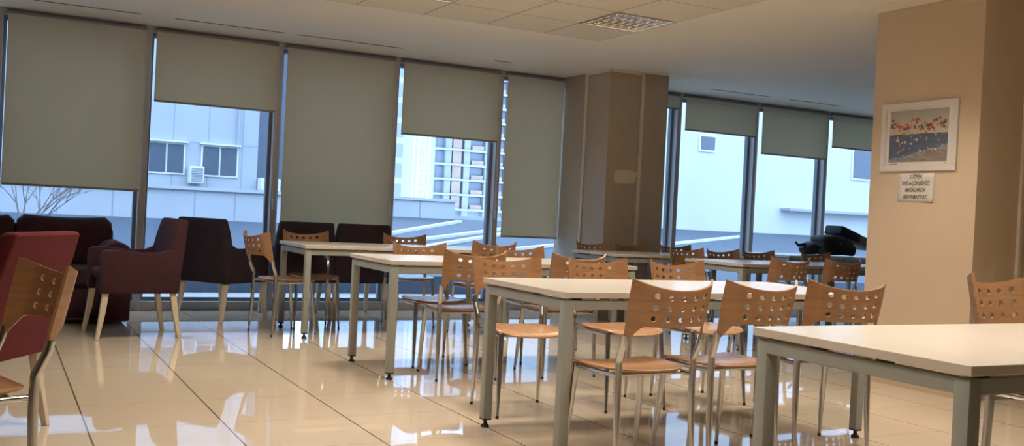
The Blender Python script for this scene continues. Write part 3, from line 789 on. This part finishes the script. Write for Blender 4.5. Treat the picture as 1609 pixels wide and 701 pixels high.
# tower under construction
YT = 60
tw = thing('unfinished_tower', 'concrete tower block under construction seen through the fourth window', 'building', (.35, YT, 0))
bm = bm_new()
box(bm, 26.0, 1.6, 0, 33, 8, 14)
obj('core', bm, CONC, tw, smooth=0)
bm = bm_new()
for k in range(12):
    z = 1.2+k*1.02; box(bm, 25.9, 1.1, z, 33, 1.7, z+.14)
obj('floor_slabs', bm, FAC2, tw, smooth=0)
bm = bm_new()
for x in (26.6, 28.0, 29.6, 31.2): box(bm, x, 1.2, 0, x+.45, 1.7, 14)
obj('columns', bm, CONC, tw, smooth=0)
bm = bm_new()
for k in range(12):
    z = 1.34+k*1.02
    box(bm, 27.15, 1.2, z, 27.8, 1.3, z+.86); box(bm, 28.6, 1.2, z, 29.5, 1.3, z+.30); box(bm, 30.2, 1.2, z, 31.0, 1.3, z+.30)
obj('brick_infill', bm, BRICK, tw, smooth=0)
bm = bm_new()
for k in range(12):
    z = 1.36+k*1.02; box(bm, 28.5, 1.5, z, 29.55, 1.59, z+.8); box(bm, 30.1, 1.5, z, 31.15, 1.59, z+.8); box(bm, 26.1, 1.5, z, 26.6, 1.59, z+.8)
obj('openings', bm, mat('hazy_opening', (.27, .29, .33), .8), tw, smooth=0)  # paler grey, distance haze is put into the colour
mast = thing('crane_mast', 'white lattice crane mast standing left of the unfinished tower', 'crane', (20.6, 50, 0))
bm = bm_new()
for sx in (-.32, .32):
    for sy in (-.32, .32): tube(bm, [(sx, sy, 0), (sx, sy, 15)], .06, 5)
for k in range(19):
    z = k*.78
    for sy in (-.32, .32): tube(bm, [(-.32*(-1)**k, sy, z), (.32*(-1)**k, sy, z+.78)], .04, 4); tube(bm, [(-.32, sy, z), (.32, sy, z)], .04, 4)
obj('lattice', bm, KERB, mast)
ob = thing('office_block', 'hazy pale block left of the crane mast through the fourth window', 'building', (0, 55, 0))
bm = bm_new(); box(bm, 17.5, 0, 0, 23.5, 5, 16); obj('wall', bm, FAC2, ob, smooth=0)
bm = bm_new()
for k in range(9): box(bm, 20.7, -.05, 1.8+k*1.2, 21.4, .02, 2.6+k*1.2)
obj('window_column', bm, MATS['hazy_opening'], ob, smooth=0)
# white building beyond the windows right of the column
wb = thing('white_building', 'bright white rendered building seen through the windows right of the column', 'building', (0, 20, 0))
bm = bm_new(); box(bm, 13.6, 0, 0, 40, 6, 9); obj('wall', bm, FACW, wb, smooth=0)
bm = bm_new(); box(bm, 13.6, -.12, 0, 40, 0, .93); obj('plinth', bm, RECESS, wb, smooth=0)
bm = bm_new(); box(bm, 18.7, -.35, 1.56, 40, 0, 1.63); obj('canopy_ledge', bm, CONC, wb, smooth=0)
for (xa, za, xb, zb_) in ((15.88, 3.0, 16.33, 3.34), (21.3, 2.6, 22.4, 3.5), (27, 2.6, 28.2, 3.5)):
    bm = bm_new(); box(bm, xa-.05, -.04, za-.05, xb+.05, .01, zb_+.05); wdw = obj('window', bm, WHITEP, wb, smooth=0)
    bm = bm_new(); box(bm, xa, -.05, za, xb, -.035, zb_); obj('pane', bm, DARKG, wdw, smooth=0)
# bare tree in front of the panelled building
tr_ = thing('bare_tree', 'leafless tree with thin twigs outside the leftmost window', 'tree', (.35, 16.0, .3))
bm = bm_new(); rnd = random.Random(11)
def grow(p, d, L_, rad, depth):
    q = p+d*L_; tube(bm, [p, (p+q)/2+Vector((rnd.uniform(-.02, .02),)*3)*L_, q], [rad, rad*.85, rad*.7], 5)
    if depth == 0: return
    for k in range(rnd.choice((2, 3))):
        nd = (d+Vector((rnd.uniform(-.9, .9), rnd.uniform(-.5, .5), rnd.uniform(-.25, .6)))).normalized(); grow(q, nd, L_*rnd.uniform(.6, .85), rad*.62, depth-1)
tube(bm, [(0, 0, -.1), (0, 0, .3)], [.05, .045], 8)
for k in range(7): grow(Vector((0, 0, .2)), Vector((rnd.uniform(-.9, .9), rnd.uniform(-.4, .4), .5)).normalized(), .40, .015, 4)
obj('branches', bm, BARK, tr_)
